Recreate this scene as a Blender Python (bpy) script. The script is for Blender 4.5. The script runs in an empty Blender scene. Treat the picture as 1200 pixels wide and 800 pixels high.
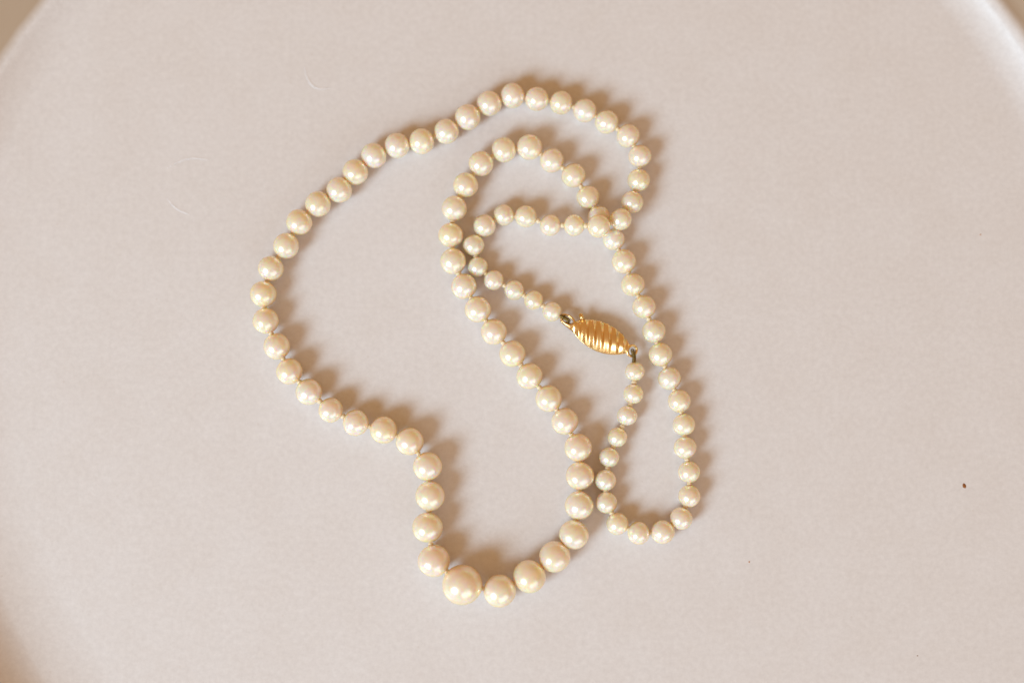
import bpy, bmesh, math, random
from mathutils import Vector, Matrix, noise

random.seed(7)
MM = 0.001
S = bpy.context.scene
COL = S.collection

# ------------------------------------------------------------------ camera
cam_d = bpy.data.cameras.new('camera')
cam = bpy.data.objects.new('camera', cam_d); COL.objects.link(cam)
cam.location = (-1.947*MM, -16.153*MM, 294.281*MM)
cam.rotation_euler = (math.radians(-4)*-1, 0, 0)      # almost straight down, tipped 4 degrees
cam_d.lens = 50; cam_d.sensor_width = 36
cam_d.clip_start = 0.01; cam_d.clip_end = 50
cam_d.dof.use_dof = True
cam_d.dof.focus_distance = 0.2905
cam_d.dof.aperture_fstop = 2.6
cam_d.dof.aperture_blades = 9
S.camera = cam

# ------------------------------------------------------------------ light
w = bpy.data.worlds.new('World'); S.world = w; w.use_nodes = True
bg = w.node_tree.nodes['Background']
bg.inputs['Color'].default_value = (1.0, 0.575, 0.265, 1)   # warm interior all round
bg.inputs['Strength'].default_value = 0.53

def area(name, az, el, dist, size, power, color, spread=180, aim=(0, 0)):
    """a window-sized lamp, az measured in the plate's plane from +x, el above the table"""
    l = bpy.data.lights.new(name, 'AREA'); l.shape = 'RECTANGLE'
    l.size, l.size_y = size; l.energy = power; l.color = color; l.spread = math.radians(spread)
    o = bpy.data.objects.new(name, l); COL.objects.link(o)
    d = Vector((math.cos(math.radians(az))*math.cos(math.radians(el)),
                math.sin(math.radians(az))*math.cos(math.radians(el)), math.sin(math.radians(el))))
    o.location = d*dist + Vector((aim[0], aim[1], 0))
    o.rotation_euler = d.to_track_quat('Z', 'Y').to_euler()
    return o
area('window_light', 180+40, 36, 1.5, (0.60, 0.60), 2.2, (0.65, 0.85, 1.0), 50)
area('second_window_light', 298, 26, 1.6, (1.5, 1.0), 7.0, (0.58, 0.80, 1.0))

S.view_settings.view_transform = 'Standard'
S.view_settings.look = 'None'
S.view_settings.exposure = 0.0
S.view_settings.gamma = 1.0
S.view_settings.use_curve_mapping = False
S.render.engine = 'CYCLES'
S.cycles.max_bounces = 12
S.cycles.caustics_reflective = True

# ------------------------------------------------------------------ helpers
def tag(o, label=None, cat=None, kind=None, group=None):
    if label: o['label'] = label
    if cat: o['category'] = cat
    if kind: o['kind'] = kind
    if group: o['group'] = group
    return o

def link(name, me, mat=None, parent=None):
    o = bpy.data.objects.new(name, me); COL.objects.link(o)
    if mat and not me.materials: me.materials.append(mat)
    if parent: o.parent = parent
    return o

def mesh_from(name, bm, smooth=True):
    me = bpy.data.meshes.new(name)
    bmesh.ops.recalc_face_normals(bm, faces=bm.faces)
    bm.to_mesh(me); bm.free()
    if smooth:
        for p in me.polygons: p.use_smooth = True
    return me

def tube(bm, pts, r, seg=10, closed=False):
    """sweep a circle along pts (Vectors); r is one radius or a list"""
    n = len(pts); rs = r if isinstance(r, (list, tuple)) else [r]*n
    rings = []; prev = None
    for i, p in enumerate(pts):
        a = pts[(i-1) % n] if (closed or i > 0) else p
        b = pts[(i+1) % n] if (closed or i < n-1) else p
        t = (b-a).normalized()
        if prev is None:
            u = t.orthogonal().normalized()
        else:
            u = (prev - t*prev.dot(t)).normalized()
        prev = u; v = t.cross(u)
        rings.append([bm.verts.new(p + (u*math.cos(2*math.pi*k/seg) + v*math.sin(2*math.pi*k/seg))*rs[i]) for k in range(seg)])
    m = n if closed else n-1
    for i in range(m):
        A, B = rings[i], rings[(i+1) % n]
        off = 0
        if closed and i == n-1:      # best twist match on closing
            off = min(range(seg), key=lambda q: (A[0].co-B[q].co).length)
        for k in range(seg):
            bm.faces.new((A[k], A[(k+1) % seg], B[(k+1+off) % seg], B[(k+off) % seg]))
    if not closed:
        bm.faces.new(rings[0][::-1]); bm.faces.new(rings[-1])

def lathe(bm, prof, seg):
    rings = []
    for r, z in prof:
        if r < 1e-9: rings.append([bm.verts.new((0, 0, z))])
        else: rings.append([bm.verts.new((r*math.cos(2*math.pi*k/seg), r*math.sin(2*math.pi*k/seg), z)) for k in range(seg)])
    for A, B in zip(rings, rings[1:]):
        for k in range(seg):
            k2 = (k+1) % seg
            if len(A) == 1: bm.faces.new((A[0], B[k], B[k2]))
            elif len(B) == 1: bm.faces.new((A[k], A[k2], B[0]))
            else: bm.faces.new((A[k], A[k2], B[k2], B[k]))

# ------------------------------------------------------------------ materials
def new_mat(name):
    m = bpy.data.materials.new(name); m.use_nodes = True
    nt = m.node_tree; return m, nt, nt.nodes['Principled BSDF']
def N(nt, typ, **kw):
    n = nt.nodes.new(typ)
    for k, v in kw.items(): setattr(n, k, v)
    return n
def ramp(nt, stops, fac):
    r = N(nt, 'ShaderNodeValToRGB'); e = r.color_ramp.elements
    while len(e) < len(stops): e.new(0.5)
    for x, (p, c) in zip(e, stops): x.position = p; x.color = (*c, 1) if len(c) == 3 else c
    nt.links.new(fac, r.inputs[0]); return r
def mixc(nt, fac, a, b, mode='MIX'):
    m = N(nt, 'ShaderNodeMix', data_type='RGBA', blend_type=mode)
    for s, v in ((m.inputs[0], fac), (m.inputs[6], a), (m.inputs[7], b)):
        if isinstance(v, (int, float)): s.default_value = v
        elif isinstance(v, tuple): s.default_value = (*v, 1)
        else: nt.links.new(v, s)
    return m.outputs[2]

def pearl_material():
    m, nt, b = new_mat('nacre'); L = nt.links
    info = N(nt, 'ShaderNodeObjectInfo'); tc = N(nt, 'ShaderNodeTexCoord')
    body = ramp(nt, [(0.0, (1.0, 0.89, 0.76)), (0.3, (1.0, 0.885, 0.69)), (0.55, (1.0, 0.85, 0.76)),
                     (0.8, (1.0, 0.85, 0.60)), (1.0, (1.0, 0.91, 0.84))], info.outputs['Random'])
    # cloudy nacre: slow drift between rose and cream within a pearl
    ad = N(nt, 'ShaderNodeVectorMath', operation='ADD'); L.new(tc.outputs['Object'], ad.inputs[0])
    cmb = N(nt, 'ShaderNodeCombineXYZ'); ml = N(nt, 'ShaderNodeMath', operation='MULTIPLY'); ml.inputs[1].default_value = 37
    L.new(info.outputs['Random'], ml.inputs[0]); L.new(ml.outputs[0], cmb.inputs[0]); L.new(cmb.outputs[0], ad.inputs[1])
    ns = N(nt, 'ShaderNodeTexNoise'); ns.inputs['Scale'].default_value = 1.3; ns.inputs['Detail'].default_value = 3
    L.new(ad.outputs[0], ns.inputs['Vector'])
    rose = ramp(nt, [(0.35, (0, 0, 0)), (0.7, (1, 1, 1))], ns.outputs['Fac'])
    col = mixc(nt, rose.outputs[0], body.outputs[0], (1.0, 0.83, 0.76))
    # orient of nacre: the layered platelets turn golden where they are met edge on
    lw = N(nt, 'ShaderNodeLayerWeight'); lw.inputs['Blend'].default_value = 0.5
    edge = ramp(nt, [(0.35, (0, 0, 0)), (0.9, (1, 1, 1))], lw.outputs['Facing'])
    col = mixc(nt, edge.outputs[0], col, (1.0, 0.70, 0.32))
    L.new(col, b.inputs['Base Color'])
    b.inputs['Metallic'].default_value = PEARL['metal']
    b.inputs['Roughness'].default_value = PEARL['rough']
    b.inputs['IOR'].default_value = 1.6
    b.inputs['Transmission Weight'].default_value = PEARL['trans']      # translucent: some light comes out on the far side
    b.inputs['Coat IOR'].default_value = 1.9
    b.inputs['Specular Tint'].default_value = (1.0, 0.84, 0.52, 1)      # golden overtone at the edge of the nacre
    b.inputs['Subsurface Weight'].default_value = PEARL['sss']
    b.inputs['Subsurface Radius'].default_value = (1.0, 0.48, 0.20)
    b.inputs['Subsurface Scale'].default_value = PEARL['scale']*MM
    b.inputs['Coat Weight'].default_value = PEARL['coat']
    b.inputs['Coat Roughness'].default_value = PEARL['coat_rough']
    # growth rings and faint dimples
    n2 = N(nt, 'ShaderNodeTexNoise'); n2.inputs['Scale'].default_value = 5; n2.inputs['Detail'].default_value = 4
    L.new(ad.outputs[0], n2.inputs['Vector'])
    bp = N(nt, 'ShaderNodeBump'); bp.inputs['Strength'].default_value = 0.05; bp.inputs['Distance'].default_value = 0.1*MM
    L.new(n2.outputs['Fac'], bp.inputs['Height']); L.new(bp.outputs[0], b.inputs['Normal'])
    return m
PEARL = dict(metal=0.23, rough=0.28, sss=1.0, scale=4.6, coat=1.0, coat_rough=0.17, trans=0.0)

def plate_material():
    m, nt, b = new_mat('satin_glaze'); L = nt.links
    geo = N(nt, 'ShaderNodeNewGeometry'); sep = N(nt, 'ShaderNodeSeparateXYZ')
    tc = N(nt, 'ShaderNodeTexCoord'); L.new(tc.outputs['Object'], sep.inputs[0])
    def noise_n(scale, detail, rough=0.5):
        n = N(nt, 'ShaderNodeTexNoise'); n.inputs['Scale'].default_value = scale
        n.inputs['Detail'].default_value = detail; n.inputs['Roughness'].default_value = rough
        L.new(tc.outputs['Object'], n.inputs['Vector']); return n.outputs['Fac']
    fine = ramp(nt, [(0.3, (0.685, 0.668, 0.668)), (0.7, (0.770, 0.757, 0.760))], noise_n(900, 5, 0.7))
    big = ramp(nt, [(0.35, (0.975, 0.965, 0.955)), (0.65, (1, 1, 1))], noise_n(90, 6, 0.62))
    c = mixc(nt, 1.0, fine.outputs[0], big.outputs[0], 'MULTIPLY')
    # iron pin-pricks in the glaze
    v = N(nt, 'ShaderNodeTexVoronoi'); v.inputs['Scale'].default_value = 190
    L.new(tc.outputs['Object'], v.inputs['Vector'])
    lt = N(nt, 'ShaderNodeMath', operation='LESS_THAN'); lt.inputs[1].default_value = 0.05; L.new(v.outputs['Distance'], lt.inputs[0])
    sc = N(nt, 'ShaderNodeSeparateColor'); L.new(v.outputs['Color'], sc.inputs[0])
    gt = N(nt, 'ShaderNodeMath', operation='GREATER_THAN'); gt.inputs[1].default_value = 0.55; L.new(sc.outputs[0], gt.inputs[0])
    mu = N(nt, 'ShaderNodeMath', operation='MULTIPLY'); L.new(lt.outputs[0], mu.inputs[0]); L.new(gt.outputs[0], mu.inputs[1])
    m3 = N(nt, 'ShaderNodeMath', operation='MULTIPLY'); m3.inputs[1].default_value = 0.10; L.new(mu.outputs[0], m3.inputs[0])
    c = mixc(nt, m3.outputs[0], c, (0.42, 0.30, 0.22))
    # the glaze breaks to bare toasted clay outside the crest of the rim
    ln = N(nt, 'ShaderNodeVectorMath', operation='LENGTH')
    xy = N(nt, 'ShaderNodeCombineXYZ'); L.new(sep.outputs[0], xy.inputs[0]); L.new(sep.outputs[1], xy.inputs[1]); L.new(xy.outputs[0], ln.inputs[0])
    jit = N(nt, 'ShaderNodeMath', operation='MULTIPLY_ADD'); jit.inputs[1].default_value = 2.0*MM; L.new(noise_n(60, 3), jit.inputs[0]); L.new(ln.outputs['Value'], jit.inputs[2])
    mr = N(nt, 'ShaderNodeMapRange'); mr.inputs['From Min'].default_value = RIM_GLAZE*MM; mr.inputs['From Max'].default_value = (RIM_GLAZE+2.2)*MM
    L.new(jit.outputs[0], mr.inputs['Value'])
    c = mixc(nt, mr.outputs[0], c, (0.46, 0.37, 0.28))
    L.new(c, b.inputs['Base Color'])
    r = ramp(nt, [(0.3, (0.36,)*3), (0.7, (0.46,)*3)], noise_n(300, 3))
    L.new(r.outputs[0], b.inputs['Roughness'])
    b.inputs['Coat Weight'].default_value = 0.6; b.inputs['Coat Roughness'].default_value = 0.09
    bp = N(nt, 'ShaderNodeBump'); bp.inputs['Strength'].default_value = 0.18; bp.inputs['Distance'].default_value = 0.12*MM
    L.new(noise_n(700, 4, 0.6), bp.inputs['Height']); L.new(bp.outputs[0], b.inputs['Normal'])
    return m
RIM_GLAZE = 125.2

def simple(name, col, rough, metal=0.0, bump=None, coat=0.0):
    m, nt, b = new_mat(name)
    n = N(nt, 'ShaderNodeTexNoise'); n.inputs['Detail'].default_value = 4
    tc = N(nt, 'ShaderNodeTexCoord'); nt.links.new(tc.outputs['Object'], n.inputs['Vector'])
    n.inputs['Scale'].default_value = bump[0] if bump else 800
    c = ramp(nt, [(0.3, tuple(x*0.86 for x in col)), (0.7, col)], n.outputs['Fac'])
    nt.links.new(c.outputs[0], b.inputs['Base Color'])
    b.inputs['Roughness'].default_value = rough; b.inputs['Metallic'].default_value = metal
    b.inputs['Coat Weight'].default_value = coat
    if bump:
        bp = N(nt, 'ShaderNodeBump'); bp.inputs['Strength'].default_value = bump[1]; bp.inputs['Distance'].default_value = 0.05*MM
        nt.links.new(n.outputs['Fac'], bp.inputs['Height']); nt.links.new(bp.outputs[0], b.inputs['Normal'])
    return m
M_pearl = pearl_material(); M_plate = plate_material()
M_gold = simple('yellow_gold', (0.95, 0.66, 0.30), 0.26, 1.0, (500, 0.12))
M_wire = simple('tarnished_bullion_wire', (0.30, 0.22, 0.08), 0.38, 1.0, (3000, 0.4))
M_silk = simple('cream_silk', (0.92, 0.80, 0.55), 0.45, 0.0, (4000, 0.5))
M_scr = simple('polished_glaze_scratch', (0.80, 0.775, 0.77), 0.34)
M_brown = simple('iron_speck', (0.30, 0.10, 0.015), 0.5)
M_rust = simple('rust_speck', (0.60, 0.33, 0.18), 0.5)
M_faint = simple('pale_speck', (0.52, 0.43, 0.37), 0.5)
def wood():
    m, nt, b = new_mat('brown_wood'); L = nt.links
    tc = N(nt, 'ShaderNodeTexCoord'); mp = N(nt, 'ShaderNodeMapping'); mp.inputs['Scale'].default_value = (4, 60, 4)
    L.new(tc.outputs['Object'], mp.inputs[0]); n = N(nt, 'ShaderNodeTexNoise'); n.inputs['Detail'].default_value = 6
    n.inputs['Scale'].default_value = 2; L.new(mp.outputs[0], n.inputs['Vector'])
    c = ramp(nt, [(0.3, (0.13, 0.075, 0.035)), (0.7, (0.24, 0.145, 0.075))], n.outputs['Fac'])
    L.new(c.outputs[0], b.inputs['Base Color']); b.inputs['Roughness'].default_value = 0.5
    return m
M_wood = wood()

# ------------------------------------------------------------------ tabletop and plate
PLATE_BASE = -8.0
bm = bmesh.new(); bmesh.ops.create_cube(bm, size=1.0, matrix=Matrix.Diagonal((0.9, 0.7, 0.024, 1)))
bmesh.ops.bevel(bm, geom=bm.edges[:], offset=0.002, segments=2, affect='EDGES')
tb = link('tabletop', mesh_from('tabletop', bm, False), M_wood); tb.location = (0, 0, PLATE_BASE*MM - 0.012)
tag(tb, kind='structure')

def plate_profile():
    p = [(0, 0)]
    for r in (20, 40, 60, 80, 95, 105, 110): p.append((r, 0.0))
    # cove between floor and wall, then wall, then rounded crest, outer wall, foot ring
    R = 11.5; r0 = 116.0; a1 = math.radians(34)
    for k in range(0, 13):
        a = a1*k/12; p.append((r0 + R*math.sin(a), R*(1-math.cos(a))))
    x, z = p[-1]; L_ = 0.5
    x += L_*math.cos(a1); z += L_*math.sin(a1); 
    # crest: round nose of radius 2.2
    c = 4.0; cx = x + c*math.sin(a1); cz = z - c*math.cos(a1)
    for k in range(0, 15):
        a = math.pi/2 + a1 + (-a1 - math.radians(115))*k/14
        a = (math.pi/2 + a1) - (a1 + math.radians(14))*k/14
        p.append((cx + c*math.cos(a), cz + c*math.sin(a)))
    ex, ez = p[-1]
    p += [(ex+1.0, ez-0.12), (ex+2.2, ez-0.05), (ex+5, ez+0.55), (ex+9, ez+1.5), (ex+10.2, ez+1.65), (ex+10.9, ez+1.2), (ex+10.8, ez+0.2), (ex+8, ez-1.6), (cx+4, -2.8), (cx-4, -4.4), (108, -5.6), (90, -6.0), (88.5, PLATE_BASE+0.4), (88, PLATE_BASE), (84, PLATE_BASE),
          (83.4, PLATE_BASE+0.4), (82, -5.2), (60, -5.0), (0, -5.0)]
    return [(r*MM, z*MM) for r, z in p]
bm = bmesh.new(); lathe(bm, plate_profile(), 256)
# hand-thrown: the rim wanders a little
for v in bm.verts:
    r = math.hypot(v.co.x, v.co.y)
    if r > 0.112:
        a = math.atan2(v.co.y, v.co.x); k = min(1.0, (r-0.112)/0.014)
        f = max(0.0, math.cos(a - math.radians(213)))**2      # lower-left rim raised and widened, shaped to deepen the shade inside it
        v.co.z += k*(0.22*math.sin(2*a+0.6) + 0.12*math.sin(3*a+2) + 3.6*f)*MM
        q = 1 + k*0.8*f*MM/r; v.co.x *= q; v.co.y *= q
plate = link('plate', mesh_from('plate', bm), M_plate)
tag(plate, 'round off-white stoneware plate with raised glossy rim under the pearl necklace', 'plate')

def blob(name, x, y, rx, ry, rz, mat, rot):
    bm = bmesh.new(); bmesh.ops.create_icosphere(bm, subdivisions=2, radius=1)
    for v in bm.verts: v.co *= 1 + 0.18*noise.noise(v.co*1.7 + Vector((x, y, 0)))
    bmesh.ops.transform(bm, matrix=Matrix.Rotation(rot, 4, 'Z') @ Matrix.Diagonal((rx*MM, ry*MM, rz*MM, 1)), verts=bm.verts)
    o = link(name, mesh_from(name, bm), mat, plate); o.location = (x*MM, y*MM, 0.0)
    return o
blob('glaze_speck', 91.2, -25.35, 0.36, 0.52, 0.14, M_brown, 0.3)['label'] = 'dark brown iron speck'
for (x, y, r, mt) in ((46.73, -40.86, 0.17, M_rust), (95.74, 26.72, 0.16, M_rust),
                      (80.85, -59.88, 0.16, M_faint)):
    blob('glaze_speck', x, y, r, r*1.2, 0.05, mt, x)
def scratch(pts, r):
    bm = bmesh.new(); P = [Vector((x*MM, y*MM, 0.0)) for x, y in pts]
    # smooth by Chaikin
    for _ in range(3):
        Q = [P[0]]
        for a, b in zip(P, P[1:]): Q += [a*0.75+b*0.25, a*0.25+b*0.75]
        P = Q + [P[-1]]
    n = len(P); tube(bm, P, [r*MM*(0.25+0.75*math.sin(math.pi*(i+0.5)/n)) for i in range(n)], 6)
    for v in bm.verts: v.co.z *= 0.09
    return link('scratch', mesh_from('scratch', bm), M_scr, plate)
scratch([(-45.55, 62.3), (-45.1, 60.2), (-44.0, 58.2), (-42.1, 57.5), (-39.6, 57.9)], 0.26)
scratch([(-74.2, 40.8), (-71.2, 42.5), (-68.7, 43.05), (-65.5, 42.5)], 0.24)
scratch([(-73.9, 34.4), (-72.2, 32.2), (-69.3, 31.0)], 0.2)

# ------------------------------------------------------------------ necklace
BEADS = [   # x, y, z, radius in mm on the plate, in stringing order from one end of the clasp to the other
    (6.33, 10.46, 2.01, 2.01), (2.54, 12.81, 2.01, 2.01), (-1.51, 14.88, 2.04, 2.04), (-5.70, 16.96, 2.13, 2.13),
    (-9.00, 19.75, 2.08, 2.08), (-9.89, 24.17, 2.22, 2.22), (-7.65, 28.25, 2.33, 2.33), (-3.63, 30.50, 2.19, 2.19),
    (0.93, 30.18, 2.28, 2.28), (6.00, 28.32, 2.47, 2.22), (10.88, 28.12, 3.78, 2.18), (15.77, 27.56, 6.27, 2.37),
    (20.40, 29.24, 4.56, 2.26), (22.92, 33.07, 3.01, 2.31), (24.37, 37.76, 2.34, 2.34), (24.63, 42.80, 2.37, 2.37),
    (22.21, 47.05, 2.41, 2.41), (17.78, 49.97, 2.45, 2.45), (13.23, 52.40, 2.45, 2.45), (8.27, 54.02, 2.45, 2.45),
    (3.20, 54.81, 2.50, 2.50), (-1.82, 55.48, 2.59, 2.59), (-6.69, 53.82, 2.59, 2.59), (-11.13, 50.94, 2.68, 2.68),
    (-15.58, 47.91, 2.59, 2.59), (-20.69, 45.84, 2.67, 2.67), (-25.86, 45.00, 2.59, 2.59), (-30.62, 42.83, 2.67, 2.67),
    (-34.40, 39.40, 2.67, 2.67), (-37.73, 35.68, 2.67, 2.67), (-42.12, 32.70, 2.67, 2.67), (-45.92, 28.90, 2.72, 2.72),
    (-48.56, 23.99, 2.66, 2.66), (-51.68, 19.33, 2.66, 2.66), (-53.15, 14.02, 2.71, 2.71), (-52.60, 8.51, 2.69, 2.69),
    (-50.25, 3.23, 2.73, 2.73), (-47.60, -1.91, 2.73, 2.73), (-43.59, -6.14, 2.68, 2.68), (-39.07, -9.81, 2.59, 2.59),
    (-33.91, -12.45, 2.69, 2.69), (-28.22, -13.90, 2.81, 2.81), (-22.84, -16.23, 2.86, 2.86), (-19.15, -21.30, 3.01, 3.01),
    (-18.64, -27.33, 3.01, 3.01), (-19.09, -33.65, 3.16, 3.16), (-17.77, -40.38, 3.29, 3.29), (-12.04, -45.10, 4.07, 4.07),
    (-4.42, -46.38, 3.32, 3.32), (1.58, -43.49, 3.39, 3.39), (6.72, -39.53, 3.19, 3.19), (10.63, -35.13, 3.05, 3.05),
    (11.75, -29.20, 2.94, 2.94), (11.93, -23.23, 2.91, 2.91), (11.58, -17.48, 2.88, 2.88), (8.86, -12.12, 2.79, 2.79),
    (5.57, -7.46, 2.73, 2.73), (1.66, -2.89, 2.73, 2.73), (-1.84, 1.70, 2.73, 2.73), (-5.65, 6.24, 2.70, 2.70),
    (-8.97, 10.87, 2.71, 2.71), (-11.83, 15.64, 2.67, 2.67), (-14.10, 20.83, 2.66, 2.66), (-14.59, 26.25, 2.61, 2.61),
    (-13.85, 31.86, 2.60, 2.60), (-11.55, 36.68, 2.60, 2.60), (-8.35, 41.18, 2.60, 2.60), (-3.63, 44.06, 2.62, 2.62),
    (1.68, 44.61, 2.64, 2.64), (6.34, 41.87, 2.53, 2.53), (10.85, 38.71, 2.49, 2.49), (13.81, 34.21, 2.39, 2.39),
    (16.07, 29.93, 2.40, 2.40), (19.13, 25.41, 2.29, 2.29), (21.21, 20.80, 2.48, 2.48), (22.99, 15.99, 2.45, 2.45),
    (25.27, 11.39, 2.44, 2.44), (27.24, 6.37, 2.44, 2.44), (28.57, 1.56, 2.46, 2.46), (30.40, -3.33, 2.40, 2.40),
    (32.37, -7.99, 2.36, 2.36), (33.31, -12.80, 2.34, 2.34), (33.53, -17.50, 2.31, 2.31), (34.30, -22.45, 2.27, 2.27),
    (34.31, -27.36, 2.28, 2.28), (32.56, -31.86, 2.33, 2.33), (28.75, -34.59, 2.40, 2.40), (23.88, -34.83, 2.35, 2.35),
    (19.55, -32.96, 2.26, 2.26), (17.33, -28.68, 2.23, 2.23), (17.21, -24.13, 2.22, 2.22), (17.96, -19.47, 2.10, 2.10),
    (19.66, -15.36, 2.01, 2.01), (21.67, -10.99, 2.10, 2.10), (23.00, -6.54, 2.07, 2.07), (23.33, -1.91, 2.00, 2.00),
]
neck = bpy.data.objects.new('pearl_necklace', None); COL.objects.link(neck)
neck.empty_display_size = 0.01
tag(neck, 'graduated cream pearl necklace with gold fluted clasp coiled on the plate', 'necklace')

PEARL_MESH = []
for k in range(6):
    bm = bmesh.new(); bmesh.ops.create_uvsphere(bm, u_segments=40, v_segments=26, radius=1)
    for v in bm.verts:
        d = v.co.normalized(); o = Vector((k*11.3, 4.1, 2.7))
        v.co = d*(1 + 0.030*noise.noise(d*0.9 + o) + 0.006*noise.noise(d*2.6 + o))
        v.co.z *= (1.0, 0.985, 1.015, 0.97, 1.0, 0.99)[k]
    me = mesh_from('pearl', bm); me.materials.append(M_pearl); PEARL_MESH.append(me)
for i, (x, y, z, r) in enumerate(BEADS):
    o = bpy.data.objects.new('pearl', PEARL_MESH[i % 6]); COL.objects.link(o); o.parent = neck
    o.location = (x*MM, y*MM, z*MM); o.scale = (r*MM,)*3
    a = BEADS[max(i-1, 0)]; b = BEADS[min(i+1, len(BEADS)-1)]
    q = Vector((b[0]-a[0], b[1]-a[1], b[2]-a[2])).to_track_quat('Z', 'Y')
    o.rotation_mode = 'QUATERNION'
    o.rotation_quaternion = q @ Matrix.Rotation(random.uniform(0, 6.28), 3, 'Z').to_quaternion()

# silk thread through every pearl, and the knot tied in each gap
bm = bmesh.new()
tube(bm, [Vector(b[:3])*MM for b in BEADS], 0.22*MM, 8)
link('thread', mesh_from('thread', bm), M_silk, neck)
bm = bmesh.new(); bmesh.ops.create_icosphere(bm, subdivisions=2, radius=1)
for v in bm.verts: v.co *= 1 + 0.22*noise.noise(v.co*1.9)
knot_me = mesh_from('knot', bm); knot_me.materials.append(M_silk)
for i in range(len(BEADS)-1):
    a, b = Vector(BEADS[i][:3]), Vector(BEADS[i+1][:3]); d = b-a
    if d.length < 1: continue
    p = a + d.normalized()*((BEADS[i][3] + d.length - BEADS[i+1][3])/2)
    gap = d.length - BEADS[i][3] - BEADS[i+1][3]
    o = bpy.data.objects.new('knot', knot_me); COL.objects.link(o); o.parent = neck
    o.location = p*MM; s = random.uniform(0.50, 0.62)
    o.rotation_mode = 'QUATERNION'; o.rotation_quaternion = d.to_track_quat('X', 'Z') @ Matrix.Rotation(random.uniform(0, 6.28), 3, 'X').to_quaternion()
    o.scale = (max(0.26, min(0.5, gap*0.6+0.12))*MM, s*MM, s*MM)

# ------------------------------------------------------------------ clasp
CX, CY, CZ = 16.36, 5.20, 2.0
AX = math.radians(-23.9)                       # the long axis runs down to the right
HL = 6.05                                      # half length, mm
def half_w(t):
    return 0.80 + 2.22*max(0.0, 1-t*t)**0.85
PITCH = 1.53
ca, sa = math.cos(AX), math.sin(AX)
def flute(u, v):
    X = u*ca - v*sa                            # the flutes run straight up the photograph, oblique to the axis
    Y = u*sa + v*ca
    p = (X + 5.06 + 0.012*Y*Y)/PITCH + 0.29
    def saw(q):                                # long left flank, short right flank
        q -= math.floor(q)
        return q/0.60 if q < 0.60 else (1-q)/0.40
    return sum(saw(p + k*0.035) for k in (-2, -1, 0, 1, 2))/5*2 - 1
def clasp_top():
    nu, nv = 260, 44; bm = bmesh.new(); grid = []
    for i in range(nu+1):
        t = -1 + 2*i/nu; row = []
        for j in range(nv+1):
            s = -1 + 2*j/nv; wv = half_w(t)
            u, v = t*HL, s*wv
            f = flute(u, v)
            edge = (1-abs(s)**6)
            end = 1-abs(t)**14
            h = 0.45 + 0.40*wv*(1-abs(s)**2)
            z = h + 0.27*f*(0.7+0.3*edge)*end*min(1, wv/2)**0.5
            v *= 1 + 0.03*f*abs(s)**3*end
            row.append(bm.verts.new((u*MM, v*MM, max(z, 0.02)*MM)))
        grid.append(row)
    for i in range(nu):
        for j in range(nv): bm.faces.new((grid[i][j], grid[i+1][j], grid[i+1][j+1], grid[i][j+1]))
    # domed underside closes the case
    under = []
    for i in range(nu+1):
        row = [grid[i][0]]
        for j in range(1, 12):
            s = -1 + 2*j/12; t = -1 + 2*i/nu
            z = -1.5*math.sqrt(max(0, 1-s*s))*(half_w(t)/3.0)
            row.append(bm.verts.new((t*HL*MM, s*half_w(t)*MM, z*MM)))
        row.append(grid[i][nv]); under.append(row)
    for i in range(nu):
        for j in range(12): bm.faces.new((under[i][j], under[i][j+1], under[i+1][j+1], under[i+1][j]))
    for i in (0, nu):
        ring = grid[i][:] + under[i][1:-1][::-1]
        bm.faces.new(ring if i == 0 else ring[::-1])
    return mesh_from('clasp', bm)
clasp = link('clasp', clasp_top(), M_gold, neck)
clasp.location = (CX*MM, CY*MM, CZ*MM); clasp.rotation_euler = (0, 0, AX)
clasp['label'] = 'gold navette clasp with slanting flutes'

def sub(name, build, mat):
    bm = bmesh.new(); build(bm); return link(name, mesh_from(name, bm), mat, clasp)
def V(u, v, z): return Vector((u, v, z))*MM

# seam bead where the two halves of the case meet
def seam(bm):
    pts = [V(t*HL, half_w(t)*0.97, -0.1) for t in [(-1+2*i/40) for i in range(41)]] + [V(t*HL, -half_w(t)*0.97, -0.1) for t in [(1-2*i/40) for i in range(41)]]
    tube(bm, pts, 0.13*MM, 8, closed=True)
sub('seam', seam, M_gold)
def loc(x, y, z=0):                            # plate mm -> clasp axes
    dx, dy = x-CX, y-CY
    return (dx*ca + dy*sa, -dx*sa + dy*ca, z)
# left end: tapering tongue plate plus the round eye the wire passes through
def tongue(bm):
    pts = [(-9.25, -0.05), (-8.7, -0.55), (-5.2, -1.5), (-5.0, 0.9), (-6.3, 0.85), (-6.7, 0.05), (-7.9, -0.12)]
    lo = [bm.verts.new(V(u, v, -0.45)) for u, v in pts]; hi = [bm.verts.new(V(u, v, -0.05)) for u, v in pts]
    bm.faces.new(lo[::-1]); bm.faces.new(hi)
    for k in range(len(pts)): bm.faces.new((lo[k], lo[(k+1) % len(pts)], hi[(k+1) % len(pts)], hi[k]))
    bmesh.ops.bevel(bm, geom=bm.edges[:], offset=0.09*MM, segments=2, affect='EDGES')
sub('tongue', tongue, M_gold)
def eye_left(bm):
    pts = []
    for k in range(28):
        a = 2*math.pi*k/28
        pts.append(V(-7.65 + 1.5*math.cos(a), 0.42 + 0.88*math.sin(a) - 0.2*math.cos(a), 0.35 + 0.25*math.cos(a)))
    tube(bm, pts, 0.25*MM, 10, closed=True)
sub('end_loop', eye_left, M_gold)
def eye_right(bm):
    pts = []
    for k in range(28):
        a = 2*math.pi*k/28
        pts.append(V(HL+0.95 + 0.92*math.cos(a), 0.0 + 1.12*math.sin(a), 0.15 - 0.3*math.cos(a)))
    tube(bm, pts, 0.28*MM, 10, closed=True)
sub('end_loop', eye_right, M_gold)
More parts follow.
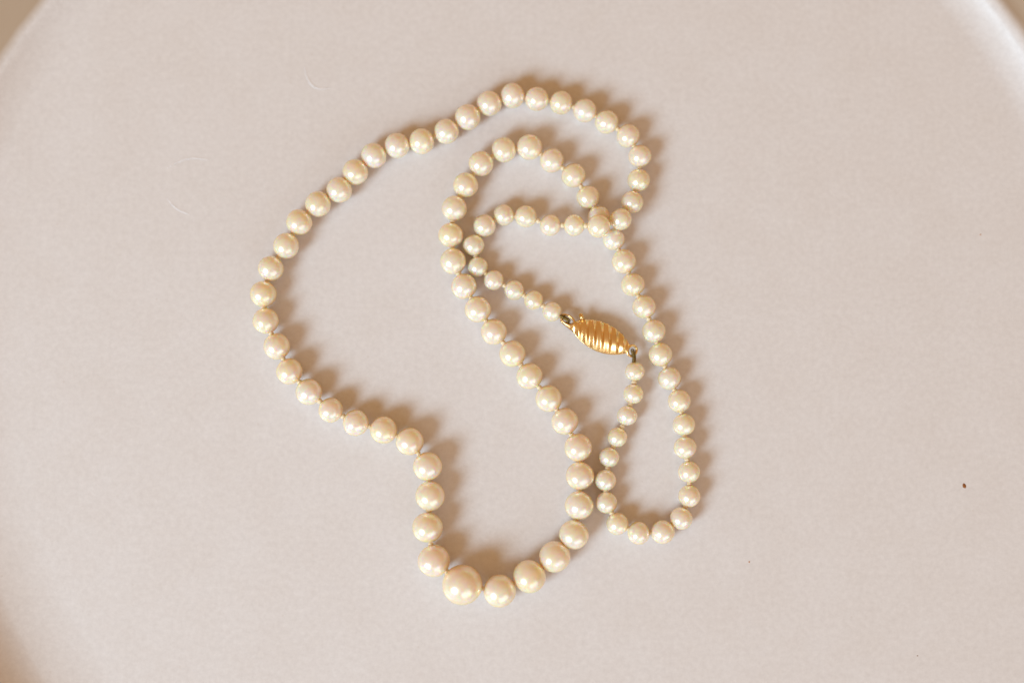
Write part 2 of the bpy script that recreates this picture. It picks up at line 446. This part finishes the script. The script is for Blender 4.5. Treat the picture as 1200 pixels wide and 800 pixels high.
def tab(bm):
    u0, v0, _ = loc(12.46, 9.45)
    m = Matrix.Translation(V(u0, v0-0.15, 0.55)) @ Matrix.Rotation(-AX + math.radians(20), 4, 'Z') @ Matrix.Diagonal((0.85*MM, 1.5*MM, 0.6*MM, 1))
    bmesh.ops.create_cube(bm, size=1, matrix=m)
    bmesh.ops.bevel(bm, geom=bm.edges[:], offset=0.14*MM, segments=3, affect='EDGES')
sub('release_tab', tab, M_gold)

# coiled bullion wire from each end pearl through its loop
def coil(bm, pts, R, r, turns):
    n = turns*10; out = []
    L = [0]
    for a, b in zip(pts, pts[1:]): L.append(L[-1] + (b-a).length)
    for i in range(n+1):
        s = L[-1]*i/n; k = max(j for j in range(len(pts)-1) if L[j] <= s+1e-12)
        t = (s-L[k])/(L[k+1]-L[k]); p = pts[k].lerp(pts[k+1], t); d = (pts[k+1]-pts[k]).normalized()
        u = d.orthogonal().normalized(); v = d.cross(u); a = 2*math.pi*i/10
        out.append(p + (u*math.cos(a) + v*math.sin(a))*R)
    tube(bm, out, r, 6)
p0 = Vector(BEADS[0][:3])*MM; r0 = BEADS[0][3]*MM
def wire_left(bm):
    q = clasp.matrix_basis
    inv = (Matrix.Translation(clasp.location) @ Matrix.Rotation(AX, 4, 'Z')).inverted()
    e = V(-7.5, 0.42, 0.5); s = inv @ p0; d = (e-s).normalized()
    a = s + d*r0*0.9
    coil(bm, [a, a.lerp(e, 0.5) + V(0, 0.05, 0.3), e, e + V(0.05, -0.1, -0.5)], 0.34*MM, 0.12*MM, 12)
def wire_right(bm):
    inv = (Matrix.Translation(clasp.location) @ Matrix.Rotation(AX, 4, 'Z')).inverted()
    p1 = Vector(BEADS[-1][:3])*MM; r1 = BEADS[-1][3]*MM
    e = V(HL+1.1, 0.0, 0.4); s = inv @ p1; d = (e-s).normalized()
    a = s + d*r1*0.9
    coil(bm, [a, a.lerp(e, 0.5) + V(0.15, 0.05, 0.3), e, e + V(-0.1, 0.1, -0.5)], 0.34*MM, 0.12*MM, 12)
sub('wire_coil', wire_left, M_wire); sub('wire_coil', wire_right, M_wire)
